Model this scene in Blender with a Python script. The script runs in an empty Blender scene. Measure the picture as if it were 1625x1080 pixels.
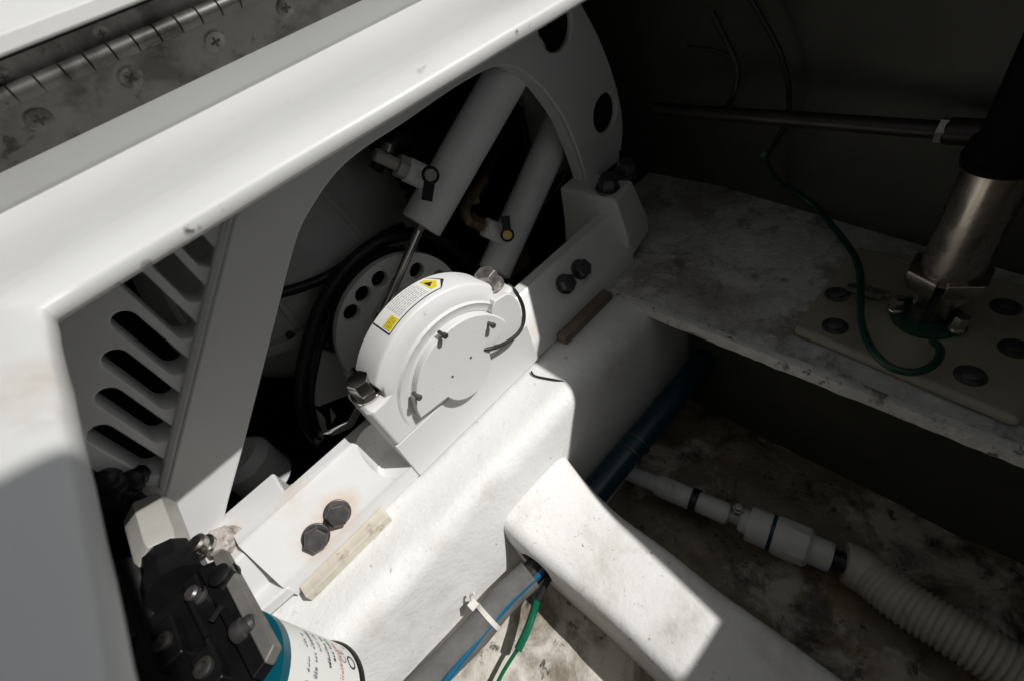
import bpy, bmesh, math, random
from mathutils import Vector, Matrix, noise as mnoise
random.seed(7)
SC = bpy.context.scene
COL = SC.collection
R = math.radians

# ------------------------------------------------------------------ measures
# Survey units: the lens is the origin, X along the gyro rail, Y into the boat, Z up.
# One unit is S metres; the bilge floor lies at world z = 0.
S = 0.625
CZ = 1.34 * S
FPX, PX, PY = 743.787, 812.5, 540.0
RM = Matrix(((0.68135, -0.63906, 0.35738), (-0.68263, -0.37830, 0.62528), (-0.26433, -0.66969, -0.69445)))

def ray(p): return RM @ Vector((p[0] - PX, p[1] - PY, FPX))
def hz(p, z): r = ray(p); return r * (z / r.z)
def hy(p, y): r = ray(p); return r * (y / r.y)
def hx(p, x): r = ray(p); return r * (x / r.x)
def hp(p, p0, n): r = ray(p); return r * (Vector(p0).dot(n) / r.dot(n))
def W(v): return Vector((v[0] * S, v[1] * S, v[2] * S + CZ))

# ------------------------------------------------------------------ camera
cam = bpy.data.objects.new('camera', bpy.data.cameras.new('camera'))
COL.objects.link(cam)
cx, cy, cz = RM.col[0].normalized(), -RM.col[1].normalized(), -RM.col[2].normalized()
M = Matrix((cx, cy, cz)).transposed().to_4x4()
M.translation = W((0, 0, 0))
cam.matrix_world = M
cam.data.sensor_fit = 'HORIZONTAL'; cam.data.sensor_width = 36
cam.data.lens = FPX / 1625 * 36
cam.data.clip_start = 0.01; cam.data.clip_end = 500
cam.data.dof.use_dof = True
cam.data.dof.focus_distance = 0.62
cam.data.dof.aperture_fstop = 9
SC.camera = cam

# ------------------------------------------------------------------ light
TOSUN = Vector((0.60, -0.73, 1.0)).normalized()
world = bpy.data.worlds.new('World'); SC.world = world
world.use_nodes = True
nt = world.node_tree
for n in list(nt.nodes): nt.nodes.remove(n)
sky = nt.nodes.new('ShaderNodeTexSky'); sky.sky_type = 'NISHITA'; sky.sun_disc = False
sky.sun_elevation = math.asin(TOSUN.z)
sky.sun_rotation = math.atan2(TOSUN.x, TOSUN.y)
sky.air_density = 1.0; sky.dust_density = 1.5
hs = nt.nodes.new('ShaderNodeHueSaturation'); hs.inputs['Saturation'].default_value = 0.22
bg = nt.nodes.new('ShaderNodeBackground'); bg.inputs['Strength'].default_value = 0.064
wo = nt.nodes.new('ShaderNodeOutputWorld')
nt.links.new(sky.outputs[0], hs.inputs['Color']); nt.links.new(hs.outputs[0], bg.inputs['Color'])
nt.links.new(bg.outputs[0], wo.inputs['Surface'])
sl = bpy.data.lights.new('sun', 'SUN'); sl.energy = 3.95; sl.angle = R(0.6); sl.color = (1.0, 0.985, 0.96)
sun = bpy.data.objects.new('sun', sl); COL.objects.link(sun)
sun.rotation_euler = TOSUN.to_track_quat('Z', 'Y').to_euler()
sun.location = (1, -1, 4)
SC.view_settings.view_transform = 'Standard'; SC.view_settings.look = 'None'
SC.view_settings.exposure = 0.0; SC.view_settings.gamma = 1.0
SC.cycles.use_denoising = True
SC.cycles.max_bounces = 8; SC.cycles.diffuse_bounces = 5; SC.cycles.glossy_bounces = 4
SC.cycles.caustics_reflective = False; SC.cycles.caustics_refractive = False
SC.cycles.sample_clamp_indirect = 3.0

# ------------------------------------------------------------------ materials
def mat(name, col, rough=0.5, metal=0.0, var=0.08, vscale=6, dirt=(), stains=(), bump=None, coat=0.0, rvar=0.1, spec=0.5):
    m = bpy.data.materials.new(name); m.use_nodes = True
    t = m.node_tree; N = t.nodes; L = t.links
    b = N['Principled BSDF']
    b.inputs['Metallic'].default_value = metal
    b.inputs['Coat Weight'].default_value = coat
    b.inputs['Coat Roughness'].default_value = 0.12
    b.inputs['Specular IOR Level'].default_value = spec
    geo = N.new('ShaderNodeNewGeometry')
    def noise(scale, detail=6, rough_=0.6, dist=0.0):
        n = N.new('ShaderNodeTexNoise'); n.inputs['Scale'].default_value = scale
        n.inputs['Detail'].default_value = detail; n.inputs['Roughness'].default_value = rough_
        n.inputs['Distortion'].default_value = dist
        L.new(geo.outputs['Position'], n.inputs['Vector']); return n.outputs['Fac']
    def rng(src, a, c, d=0.0, e=1.0):
        r = N.new('ShaderNodeMapRange'); r.inputs['From Min'].default_value = a; r.inputs['From Max'].default_value = c
        r.inputs['To Min'].default_value = d; r.inputs['To Max'].default_value = e
        L.new(src, r.inputs['Value']); return r.outputs['Result']
    def mixc(fac, a, c):
        x = N.new('ShaderNodeMix'); x.data_type = 'RGBA'
        L.new(fac, x.inputs['Factor'])
        for i, v in ((6, a), (7, c)):
            if isinstance(v, tuple): x.inputs[i].default_value = (*v, 1)
            else: L.new(v, x.inputs[i])
        return x.outputs[2]
    def mul(a, c):
        x = N.new('ShaderNodeMath'); x.operation = 'MULTIPLY'; L.new(a, x.inputs[0])
        if isinstance(c, float): x.inputs[1].default_value = c
        else: L.new(c, x.inputs[1])
        return x.outputs[0]
    lo = tuple(max(0, c * (1 - var)) for c in col); hi = tuple(min(1, c * (1 + var)) for c in col)
    c = mixc(rng(noise(vscale), 0.3, 0.7), lo, hi)
    for (dc, ds, th, soft, amt) in dirt:
        f = mul(rng(noise(ds, 8, 0.65, 0.4), th, th + soft), float(amt))
        c = mixc(f, c, dc)
    for (p, rad, dc, amt) in stains:
        d = N.new('ShaderNodeVectorMath'); d.operation = 'DISTANCE'
        L.new(geo.outputs['Position'], d.inputs[0]); d.inputs[1].default_value = W(p)
        f = rng(d.outputs['Value'], rad * S, rad * S * 0.35)
        f = mul(mul(f, (rng(noise(150, 6), 0.40, 0.56) if rad < 0.03 else rng(noise(34, 8, 0.7), 0.34, 0.66))), float(amt))
        c = mixc(f, c, dc)
    L.new(c, b.inputs['Base Color'])
    L.new(rng(noise(vscale * 2.3), 0.3, 0.7, max(0.02, rough - rvar), min(1, rough + rvar)), b.inputs['Roughness'])
    if bump:
        last = None
        for (bs, st, bd) in bump:
            bn = N.new('ShaderNodeBump'); bn.inputs['Strength'].default_value = st; bn.inputs['Distance'].default_value = bd
            L.new(noise(bs, 5), bn.inputs['Height'])
            if last is not None: L.new(last, bn.inputs['Normal'])
            last = bn.outputs['Normal']
        L.new(last, b.inputs['Normal'])
    return m

RUST = (0.20, 0.085, 0.035)
PALERUST = (0.62, 0.44, 0.30)
MT = {}
chips = [((592, 128), 0.012), ((612, 116), 0.007), ((301, 366), 0.006), ((312, 361), 0.004), ((234, 421), 0.006), ((158, 486), 0.006), ((270, 398), 0.003), ((420, 262), 0.003), ((820, 52), 0.004), ((352, 330), 0.004), ((500, 205), 0.003), ((668, 86), 0.004), ((740, 70), 0.003), ((190, 455), 0.004), ((118, 560), 0.004), ((138, 662), 0.005)]
MT['gelcoat'] = mat('gelcoat', (0.585, 0.585, 0.57), 0.46, var=0.03, vscale=5, coat=0.06,
    dirt=[((0.36, 0.33, 0.29), 46, 0.68, 0.05, 0.75), ((0.48, 0.465, 0.44), 8, 0.54, 0.3, 0.5), ((0.40, 0.385, 0.36), 130, 0.66, 0.06, 0.5)],
    stains=[(hz((20, 590), -0.119), 0.045, (0.46, 0.39, 0.33), 0.7), (hz((60, 620), -0.119), 0.025, (0.46, 0.40, 0.34), 0.6)] +
           [(hy(p, 0.4695), r_, (0.06, 0.056, 0.05), 1.0) for p, r_ in chips[:-2]] + [(hx(p, -0.0985), r_, (0.14, 0.12, 0.11), 1.0) for p, r_ in chips[-2:]],
    bump=[(30, 0.15, 0.002), (110, 0.05, 0.0008)])
fold_shade_grime = [(hy(p, 0.485), r_, (0.42, 0.38, 0.33), 0.6) for p, r_ in (((795, 770), 0.05), ((770, 800), 0.05), ((740, 830), 0.045), ((700, 870), 0.05), ((655, 905), 0.05), ((620, 950), 0.05), ((590, 1000), 0.05), ((812, 850), 0.03))]  # dirt-coloured patches along the fold also paint in its corner shade
fold_shade_grime += [(hy((640, 1000), 0.48), 0.09, (0.50, 0.47, 0.42), 0.5), (hy((1000, 560), 0.49), 0.12, (0.40, 0.37, 0.33), 0.5)]
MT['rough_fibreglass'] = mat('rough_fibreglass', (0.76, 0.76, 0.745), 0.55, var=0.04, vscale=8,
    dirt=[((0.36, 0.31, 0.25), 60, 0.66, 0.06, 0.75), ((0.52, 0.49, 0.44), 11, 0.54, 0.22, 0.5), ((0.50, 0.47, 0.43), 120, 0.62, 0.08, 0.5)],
    stains=fold_shade_grime, bump=[(14, 0.4, 0.006), (45, 0.3, 0.003), (190, 0.5, 0.0014)])
MT['cross_fibreglass'] = mat('cross_fibreglass', (0.76, 0.75, 0.73), 0.6, var=0.05, vscale=8,
    dirt=[((0.26, 0.21, 0.16), 85, 0.645, 0.05, 0.8), ((0.52, 0.46, 0.39), 14, 0.50, 0.2, 0.6), ((0.45, 0.40, 0.34), 150, 0.60, 0.08, 0.6)],
    stains=[(hz((1090, 980), -1.0), 0.05, (0.44, 0.40, 0.35), 0.6), (hz((1060, 1010), -1.0), 0.04, (0.40, 0.36, 0.31), 0.6), (hz((930, 800), -1.0), 0.04, (0.56, 0.50, 0.44), 0.5)],
    bump=[(18, 0.4, 0.006), (140, 0.4, 0.0014)])
MT['shelf_fibreglass'] = mat('shelf_fibreglass', (0.58, 0.57, 0.545), 0.6, var=0.18, vscale=14,
    dirt=[((0.22, 0.20, 0.165), 7, 0.46, 0.16, 0.75), ((0.72, 0.71, 0.68), 22, 0.57, 0.06, 0.6), ((0.12, 0.105, 0.08), 26, 0.54, 0.10, 0.6), ((0.05, 0.043, 0.033), 90, 0.64, 0.05, 0.7), ((0.66, 0.65, 0.62), 110, 0.60, 0.06, 0.4)],
    bump=[(16, 0.6, 0.01), (60, 0.4, 0.004), (140, 0.4, 0.0015)])
MT['lit_worn_edge_paint'] = mat('lit_worn_edge_paint', (0.60, 0.59, 0.56), 0.6, var=0.12, vscale=20,  # chipped paint, lightened to paint in the light on the shelf's edge face
    dirt=[((0.16, 0.13, 0.10), 24, 0.55, 0.08, 0.9), ((0.05, 0.04, 0.03), 70, 0.60, 0.05, 0.8)], bump=[(30, 0.8, 0.008), (120, 0.5, 0.002)])
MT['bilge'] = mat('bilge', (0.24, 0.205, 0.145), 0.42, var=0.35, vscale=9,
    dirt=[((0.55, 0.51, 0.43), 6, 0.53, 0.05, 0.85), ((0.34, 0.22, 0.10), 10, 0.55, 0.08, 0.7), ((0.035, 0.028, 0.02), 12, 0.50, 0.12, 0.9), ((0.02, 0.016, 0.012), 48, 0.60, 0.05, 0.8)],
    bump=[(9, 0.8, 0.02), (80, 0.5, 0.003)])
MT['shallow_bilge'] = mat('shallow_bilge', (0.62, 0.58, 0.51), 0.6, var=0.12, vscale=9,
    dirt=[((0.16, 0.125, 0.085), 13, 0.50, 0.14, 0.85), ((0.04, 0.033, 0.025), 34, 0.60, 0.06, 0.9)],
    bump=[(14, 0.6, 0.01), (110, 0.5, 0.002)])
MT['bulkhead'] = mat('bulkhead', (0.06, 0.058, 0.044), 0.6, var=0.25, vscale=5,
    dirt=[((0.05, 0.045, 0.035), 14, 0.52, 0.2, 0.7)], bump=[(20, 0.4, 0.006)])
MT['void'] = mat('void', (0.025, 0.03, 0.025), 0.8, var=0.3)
rb = [(hy(p, 0.665), 0.055, PALERUST, 0.85) for p in ((500, 850), (535, 812))]
rb += [(hy((553, 785), 0.67), 0.03, PALERUST, 0.7)]
rb += [(hy(p, 0.665), 0.045, (0.34, 0.29, 0.25), 0.6) for p in ((895, 450), (920, 427))]
rb += [(hz((362, 853), -0.70), 0.05, PALERUST, 0.9), (hz((590, 615), -0.585), 0.045, (0.36, 0.25, 0.17), 0.9),
       (hz((775, 452), -0.585), 0.05, (0.36, 0.24, 0.17), 0.9), (hy((850, 520), 0.64), 0.035, PALERUST, 0.7),
       (hy((460, 790), 0.7), 0.05, PALERUST, 0.5)]
MT['gyro_paint'] = mat('gyro_paint', (0.68, 0.68, 0.67), 0.42, var=0.03, vscale=7, coat=0.08,
    dirt=[((0.45, 0.41, 0.36), 55, 0.67, 0.05, 0.7), ((0.56, 0.54, 0.51), 9, 0.55, 0.25, 0.5), ((0.25, 0.22, 0.19), 120, 0.70, 0.03, 0.7)], stains=rb, bump=[(45, 0.15, 0.0016), (160, 0.12, 0.0006)])
MT['cylinder_paint'] = mat('cylinder_paint', (0.84, 0.84, 0.84), 0.4, var=0.03, vscale=9, dirt=[((0.5, 0.47, 0.45), 40, 0.66, 0.08, 0.5)], bump=[(60, 0.08, 0.001)])
MT['frame_paint'] = mat('frame_paint', (0.70, 0.70, 0.70), 0.45, var=0.03, vscale=7, bump=[(50, 0.12, 0.0014), (160, 0.1, 0.0006)],
    dirt=[((0.42, 0.40, 0.37), 60, 0.68, 0.05, 0.6), ((0.54, 0.53, 0.51), 10, 0.56, 0.25, 0.5)],
    stains=[(hz((362, 853), -0.70), 0.05, PALERUST, 0.8)])
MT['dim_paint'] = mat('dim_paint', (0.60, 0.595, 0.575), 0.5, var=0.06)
MT['steel'] = mat('steel', (0.50, 0.48, 0.45), 0.32, metal=1.0, var=0.1, vscale=20, rvar=0.12)
MT['hinge_steel'] = mat('hinge_steel', (0.095, 0.092, 0.087), 0.45, metal=0.7, var=0.25, vscale=9, rvar=0.15,
    dirt=[((0.035, 0.033, 0.03), 18, 0.50, 0.14, 0.85), ((0.018, 0.016, 0.014), 50, 0.58, 0.08, 0.85), ((0.14, 0.13, 0.12), 30, 0.62, 0.06, 0.5)])
MT['bolt_steel'] = mat('bolt_steel', (0.11, 0.105, 0.105), 0.42, metal=0.7, var=0.3, vscale=40,
    dirt=[(RUST, 60, 0.60, 0.15, 0.5)])
MT['rusty_bolt'] = mat('rusty_bolt', (0.34, 0.325, 0.31), 0.42, metal=0.8, var=0.5, vscale=60,
    dirt=[(RUST, 55, 0.58, 0.12, 0.7)])
MT['flaky_bolt'] = mat('flaky_bolt', (0.48, 0.43, 0.40), 0.6, metal=0.2, var=0.4, vscale=60,
    dirt=[(RUST, 70, 0.52, 0.1, 0.8), ((0.7, 0.69, 0.66), 90, 0.6, 0.05, 0.8)])
MT['screw_steel'] = mat('screw_steel', (0.10, 0.097, 0.09), 0.45, metal=0.7, var=0.4, vscale=60, dirt=[((0.03, 0.027, 0.022), 70, 0.52, 0.1, 0.8)])
MT['chrome'] = mat('chrome', (0.62, 0.60, 0.57), 0.16, metal=1.0, var=0.1, rvar=0.05)
MT['post_steel'] = mat('post_steel', (0.38, 0.34, 0.29), 0.27, metal=1.0, var=0.25, vscale=14, rvar=0.12)
MT['black_rubber'] = mat('black_rubber', (0.014, 0.014, 0.014), 0.45, var=0.2)
MT['black_plastic'] = mat('black_plastic', (0.006, 0.006, 0.0065), 0.4, var=0.3, vscale=20, dirt=[((0.025, 0.024, 0.02), 30, 0.60, 0.15, 0.5)], spec=0.3)
MT['hole'] = mat('hole', (0.012, 0.012, 0.012), 0.7)
MT['soot'] = mat('soot', (0.004, 0.004, 0.004), 0.8, spec=0.1)
MT['worn_edge'] = mat('worn_edge', (0.022, 0.021, 0.019), 0.5, var=0.4, vscale=30, dirt=[((0.07, 0.06, 0.05), 45, 0.58, 0.12, 0.7)])
MT['flange_edge'] = mat('flange_edge', (0.13, 0.125, 0.115), 0.5, var=0.3, vscale=30)
MT['beige_plastic'] = mat('beige_plastic', (0.38, 0.37, 0.34), 0.5, var=0.08, vscale=30, dirt=[((0.2, 0.17, 0.12), 40, 0.6, 0.1, 0.6)])
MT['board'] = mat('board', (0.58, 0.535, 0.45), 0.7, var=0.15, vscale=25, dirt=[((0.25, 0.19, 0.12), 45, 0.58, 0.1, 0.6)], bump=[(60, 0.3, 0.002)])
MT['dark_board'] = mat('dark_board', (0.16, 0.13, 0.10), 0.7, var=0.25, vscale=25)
MT['pad'] = mat('pad', (0.29, 0.27, 0.205), 0.5, var=0.12, vscale=9, dirt=[((0.10, 0.08, 0.05), 20, 0.55, 0.15, 0.6), ((0.30, 0.14, 0.09), 6, 0.62, 0.2, 0.4)])
MT['brass'] = mat('brass', (0.16, 0.12, 0.07), 0.45, metal=0.6, var=0.2, vscale=30)
MT['gold'] = mat('gold', (0.85, 0.58, 0.22), 0.45, metal=0.0, var=0.06)
MT['cap_grey'] = mat('cap_grey', (0.30, 0.30, 0.29), 0.5, var=0.06)
MT['yellow'] = mat('yellow', (0.72, 0.58, 0.03), 0.5, var=0.06)
MT['print'] = mat('print', (0.02, 0.02, 0.025), 0.6)
MT['pink_print'] = mat('pink_print', (0.60, 0.30, 0.27), 0.6)
MT['grey_print'] = mat('grey_print', (0.22, 0.24, 0.26), 0.6)
MT['paper'] = mat('paper', (0.78, 0.78, 0.75), 0.5, var=0.03)
MT['blue_paint'] = mat('blue_paint', (0.0, 0.075, 0.105), 0.4, var=0.15, vscale=20)
MT['blue_hose'] = mat('blue_hose', (0.003, 0.032, 0.046), 0.35, var=0.3, vscale=14)
MT['blue_tube'] = mat('blue_tube', (0.006, 0.09, 0.17), 0.35, var=0.2)
MT['foam'] = mat('foam', (0.125, 0.123, 0.118), 0.85, var=0.2, vscale=40, bump=[(160, 0.4, 0.0015)])
MT['green'] = mat('green', (0.0, 0.10, 0.048), 0.4, var=0.15)
MT['dark_green'] = mat('dark_green', (0.005, 0.05, 0.03), 0.4, var=0.15)
MT['tie'] = mat('tie', (0.62, 0.60, 0.56), 0.5)
MT['pvc'] = mat('pvc', (0.68, 0.67, 0.655), 0.4, var=0.06, vscale=20, dirt=[((0.2, 0.17, 0.13), 30, 0.57, 0.15, 0.5)])
MT['ribbed'] = mat('ribbed', (0.50, 0.48, 0.41), 0.45, var=0.08, vscale=14, dirt=[((0.18, 0.15, 0.1), 26, 0.58, 0.15, 0.5)])
MT['dark_pipe'] = mat('dark_pipe', (0.050, 0.042, 0.038), 0.4, metal=0.7, var=0.3, vscale=14)

# ------------------------------------------------------------------ mesh helpers
class MB:
    """collects shapes in survey units; build() links ONE mesh object"""
    def __init__(s): s.bm = bmesh.new(); s.sharp = 35
    def face(s, vs):
        try: return s.bm.faces.new(vs)
        except ValueError: return None
    def loft(s, loops, close=True, cap0=True, cap1=True):
        rows = [[s.bm.verts.new(Vector(p)) for p in l] for l in loops]
        n = len(rows[0])
        for a, b in zip(rows, rows[1:]):
            for i in range(n if close else n - 1):
                j = (i + 1) % n
                s.face((a[i], a[j], b[j], b[i]))
        if cap0: s.face(rows[0][::-1])
        if cap1: s.face(rows[-1])
        return s
    def box(s, lo, hi):
        (x0, y0, z0), (x1, y1, z1) = lo, hi
        return s.loft([[(x0, y0, z0), (x1, y0, z0), (x1, y1, z0), (x0, y1, z0)], [(x0, y0, z1), (x1, y0, z1), (x1, y1, z1), (x0, y1, z1)]])
    def obox(s, c, ax, ay, az):
        c = Vector(c); ax, ay, az = Vector(ax), Vector(ay), Vector(az)
        f = lambda k: [c - ax - ay + az * k, c + ax - ay + az * k, c + ax + ay + az * k, c - ax + ay + az * k]
        return s.loft([f(-1), f(1)])
    def prism_x(s, prof, x0, x1):
        return s.loft([[(x0, y, z) for y, z in prof], [(x1, y, z) for y, z in prof]])
    def lathe(s, p0, axis, prof, n=32, cap0=True, cap1=True, ph=0.0, up=None):
        p0 = Vector(p0); a = Vector(axis).normalized()
        u = a.orthogonal().normalized() if up is None else (Vector(up) - a * Vector(up).dot(a)).normalized()
        v = a.cross(u)
        return s.loft([[p0 + a * t + (u * math.cos(ph + 2 * math.pi * i / n) + v * math.sin(ph + 2 * math.pi * i / n)) * r for i in range(n)] for t, r in prof], True, cap0, cap1)
    def cyl(s, p0, p1, r, n=24, ch=0.0):
        p0, p1 = Vector(p0), Vector(p1); l = (p1 - p0).length
        pr = [(0, r), (l, r)] if not ch else [(0, r - ch), (ch, r), (l - ch, r), (l, r - ch)]
        return s.lathe(p0, p1 - p0, pr, n)
    def hexbolt(s, p, a, r, h, washer=1.35, ph=0.2):
        p = Vector(p); a = Vector(a).normalized()
        if washer: s.lathe(p, a, [(0, r * washer), (h * .16, r * washer), (h * .2, r * washer * .95)], 28)
        s.lathe(p + a * h * .2, a, [(0, r), (h * .62, r), (h * .8, r * .86), (h * .82, r * .5)], 6, ph=ph)
        return s
    def tube(s, pts, r, n=12, sub=8, rf=None):
        P = smooth_path([Vector(p) for p in pts], sub)
        loops = []; u = None
        for i, p in enumerate(P):
            t = (P[min(i + 1, len(P) - 1)] - P[max(i - 1, 0)]).normalized()
            u = t.orthogonal().normalized() if u is None else (u - t * u.dot(t)).normalized()
            v = t.cross(u); rr = r if rf is None else rf(i / (len(P) - 1), i) * r
            loops.append([p + (u * math.cos(2 * math.pi * k / n) + v * math.sin(2 * math.pi * k / n)) * rr for k in range(n)])
        return s.loft(loops)
    def build(s, name, m, parent=None, bevel=0, seg=2, smooth=True, origin=None, sharp=None):
        bm = s.bm
        bmesh.ops.recalc_face_normals(bm, faces=bm.faces)
        if origin is None: origin = parent_origin(parent)
        for v in bm.verts: v.co = W(v.co) - origin
        me = bpy.data.meshes.new(name); bm.to_mesh(me); bm.free()
        return link(name, me, m, parent, bevel, seg, smooth, sharp or s.sharp, origin)

def parent_origin(p):
    return Vector((0, 0, 0)) if p is None else Vector(p['_o'])

def link(name, me, m, parent, bevel=0, seg=2, smooth=True, sharp=35, origin=None):
    me.materials.clear(); me.materials.append(MT[m])
    if smooth:
        me.shade_smooth(); me.set_sharp_from_angle(angle=R(sharp))
    o = bpy.data.objects.new(name, me); COL.objects.link(o)
    if parent is not None:
        o.parent = parent
    elif origin is not None:
        o.location = origin
    o['_o'] = tuple(origin if origin is not None else (0, 0, 0))
    if bevel:
        b = o.modifiers.new('bevel', 'BEVEL'); b.width = bevel * S; b.segments = seg
        b.limit_method = 'ANGLE'; b.angle_limit = R(32); b.harden_normals = bool(smooth)
    return o

def smooth_path(P, sub):
    if len(P) < 3 or sub <= 1: return P
    out = []
    for i in range(len(P) - 1):
        a, b, c, d = P[max(i - 1, 0)], P[i], P[i + 1], P[min(i + 2, len(P) - 1)]
        for k in range(sub):
            t = k / sub
            out.append(0.5 * ((2 * b) + (c - a) * t + (2 * a - 5 * b + 4 * c - d) * t * t + (3 * b - a - 3 * c + d) * t ** 3))
    out.append(P[-1]); return out

def tag(o, label, cat, group=None):
    o['label'] = label; o['category'] = cat
    if group: o['group'] = group
    return o
def thing(name, p, label, cat, group=None):
    o = bpy.data.objects.new(name, None); COL.objects.link(o)
    o.location = W(p); o['_o'] = tuple(W(p)); o.empty_display_size = 0.03
    return tag(o, label, cat, group)
def structure(o): o['kind'] = 'structure'; return o

def plate_xz(outer, holes, y0, y1, name, m, parent, bevel=0.004, origin=None):
    """flat casting standing in an XZ plane, cut through by holes"""
    cu = bpy.data.curves.new(name, 'CURVE'); cu.dimensions = '2D'; cu.fill_mode = 'BOTH'
    for loop in [outer] + list(holes):
        sp = cu.splines.new('POLY'); sp.points.add(len(loop) - 1); sp.use_cyclic_u = True
        for q, (x, z) in zip(sp.points, loop): q.co = (x, z, 0, 1)
    cu.extrude = max(1e-4, (y1 - y0) / 2 - bevel); cu.bevel_depth = bevel; cu.bevel_resolution = 2
    cu.offset = -bevel
    t = bpy.data.objects.new(name, cu); COL.objects.link(t)
    dg = bpy.context.evaluated_depsgraph_get()
    me = bpy.data.meshes.new_from_object(t.evaluated_get(dg))
    bpy.data.objects.remove(t); bpy.data.curves.remove(cu)
    if origin is None: origin = parent_origin(parent)
    for v in me.vertices:
        x, z, d = v.co; v.co = W((x, (y0 + y1) / 2 - d, z)) - origin
    me.update()
    bm = bmesh.new(); bm.from_mesh(me); bmesh.ops.recalc_face_normals(bm, faces=bm.faces); bm.to_mesh(me); bm.free()
    return link(name, me, m, parent, origin=origin, sharp=50)

def cut(o, mb):
    """subtracts the collected shape from o for good"""
    c = mb.build('cutter', 'hole', None, origin=Vector(o['_o']), smooth=False)
    b = o.modifiers.new('cut', 'BOOLEAN'); b.object = c; b.operation = 'DIFFERENCE'; b.solver = 'EXACT'
    bpy.context.view_layer.update()
    dg = bpy.context.evaluated_depsgraph_get()
    me = bpy.data.meshes.new_from_object(o.evaluated_get(dg))
    old = o.data; o.modifiers.clear(); o.data = me
    m0 = old.materials[0]
    me.materials.clear(); me.materials.append(m0)
    for p in me.polygons: p.material_index = 0
    me.shade_smooth(); me.set_sharp_from_angle(angle=R(40))
    bpy.data.objects.remove(c)

def arc(cx_, cz_, r, a0, a1, n):
    return [(cx_ + r * math.cos(R(a0 + (a1 - a0) * i / n)), cz_ + r * math.sin(R(a0 + (a1 - a0) * i / n))) for i in range(n + 1)]
def circ(cx_, cz_, r, n=28): return arc(cx_, cz_, r, 0, 360 - 360 / n, n - 1)
def spline2(pts, sub=8):
    return [(v.x, v.y) for v in smooth_path([Vector((a, b, 0)) for a, b in pts], sub)]

# ================================================================== SETTING
def rough(o_verts, amp, sc):
    for v in o_verts:
        n = mnoise.noise_vector(v.co * sc)
        v.co += n * amp

# --- deck: one moulded sheet round the hatch opening, with a raised coaming along its far side
OX0, OY1, OYN, DZ = -0.102, 0.4725, -0.55, -0.132
def interp(t, tab):
    for (a, b), (c, d) in zip(tab, tab[1:]):
        if t <= c:
            return b + (d - b) * max(0, (t - a) / (c - a))
    return tab[-1][1]
LIP = [(-9, 0), (0, 0), (0.006, 0.003), (0.014, 0.0062), (0.026, 0.0095), (0.045, 0.012), (0.075, 0.0132), (3, 0.0132)]
RISE = [(-9, 0), (0.12, 0), (0.14, 0.0006), (0.16, 0.0022), (0.18, 0.0048), (0.198, 0.0083), (0.211, 0.0112), (0.2175, 0.0124), (0.2235, 0.0128), (9, 0.0128)]
def deck_z(x, y):
    d = math.hypot(max(0, OX0 - x), max(0, y - OY1))
    fold = 0.004 * max(0.0, min(1.0, (-0.036 - (x - OX0)) / 0.012)) * max(0, min(1, (OY1 - 0.12 - y) / 0.15))
    return DZ + interp(d, LIP) + interp(y - OY1, RISE) + fold + 0.0008 * mnoise.noise(Vector((x * 7, y * 7, 4)))
m = MB()
xs = [-1.3, -0.9, -0.6, -0.45, -0.35, -0.28] + [-0.24 + 0.0055 * i for i in range(25)] + [OX0]
xs += [OX0 + .03 + 0.06 * i for i in range(18)] + [1.2, 1.7, 2.3]
ys = [-1.2, -0.9, -0.6, -0.4, -0.2, -0.1] + [-0.04 + 0.02 * i for i in range(25)] + [OY1] + [OY1 + 0.2235 * (i / 46) for i in range(1, 47)]
vv = {}
def edge_wob(x, y): return 0.0016 * mnoise.noise(Vector((x * 11, y * 11, 1))) + 0.0008 * mnoise.noise(Vector((x * 40, y * 40, 2)))
def dv(i, j, k):
    if (i, j, k) not in vv:
        x, y = xs[i], ys[j]
        wob = edge_wob(x, y) if (abs(y - OY1) < .001 and x >= OX0) else 0
        wox = edge_wob(x, y) if (abs(x - OX0) < .001 and y < OY1) else 0
        vv[(i, j, k)] = m.bm.verts.new((x + wox, y + wob, deck_z(x, y) if k == 0 else DZ - 0.018))
    return vv[(i, j, k)]
for i in range(len(xs) - 1):
    for j in range(len(ys) - 1):
        if xs[i] >= OX0 - 1e-6 and ys[j + 1] <= OY1 + 1e-6: continue
        for k in (0, 1):
            f = (dv(i, j, k), dv(i + 1, j, k), dv(i + 1, j + 1, k), dv(i, j + 1, k))
            m.face(f if k == 0 else f[::-1])
# rounded rim round the opening
jx, iy = xs.index(OX0), ys.index(OY1)
path = [(jx, j) for j in range(iy + 1)] + [(i, iy) for i in range(jx + 1, len(xs))]
prev = None
for (i, j) in path:
    dx = 1.0 if j <= iy and i == jx else 0.0
    dy = -1.0 if j == iy else 0.0
    p = dv(i, j, 0).co
    row = [dv(i, j, 0)] + [m.bm.verts.new((p.x + dx * o, p.y + dy * o, p.z - h)) for o, h in ((0.0022, 0.0015), (0.0035, 0.0045), (0.0035, 0.014))] + [dv(i, j, 1)]
    if prev:
        for q in range(4): m.face((prev[q], row[q], row[q + 1], prev[q + 1]))
    prev = row
m.sharp = 60
deck = structure(m.build('deck', 'gelcoat'))
YR, ZR = OY1 + 0.2235, DZ + 0.026
KH = YR / 0.745
def ly(z): return YR - 0.003 - (z - ZR) * 0.58
m = MB()
m.prism_x([(YR - 0.006, ZR - 0.03), (YR - 0.006, ZR - 0.0022), (ly(ZR + .004), ZR + .004), (ly(-0.027), -0.027), (YR + 0.05, -0.027), (YR + 0.05, ZR - 0.03)], -1.3, 2.3)
structure(m.build('coaming', 'gelcoat', bevel=0.002, seg=3))
m = MB()   # the rest of the deck, right of and in front of the opening
rp = [(0.825, OY1 + .05), (0.80, -0.12), (0.744, OYN - .01)]
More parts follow.
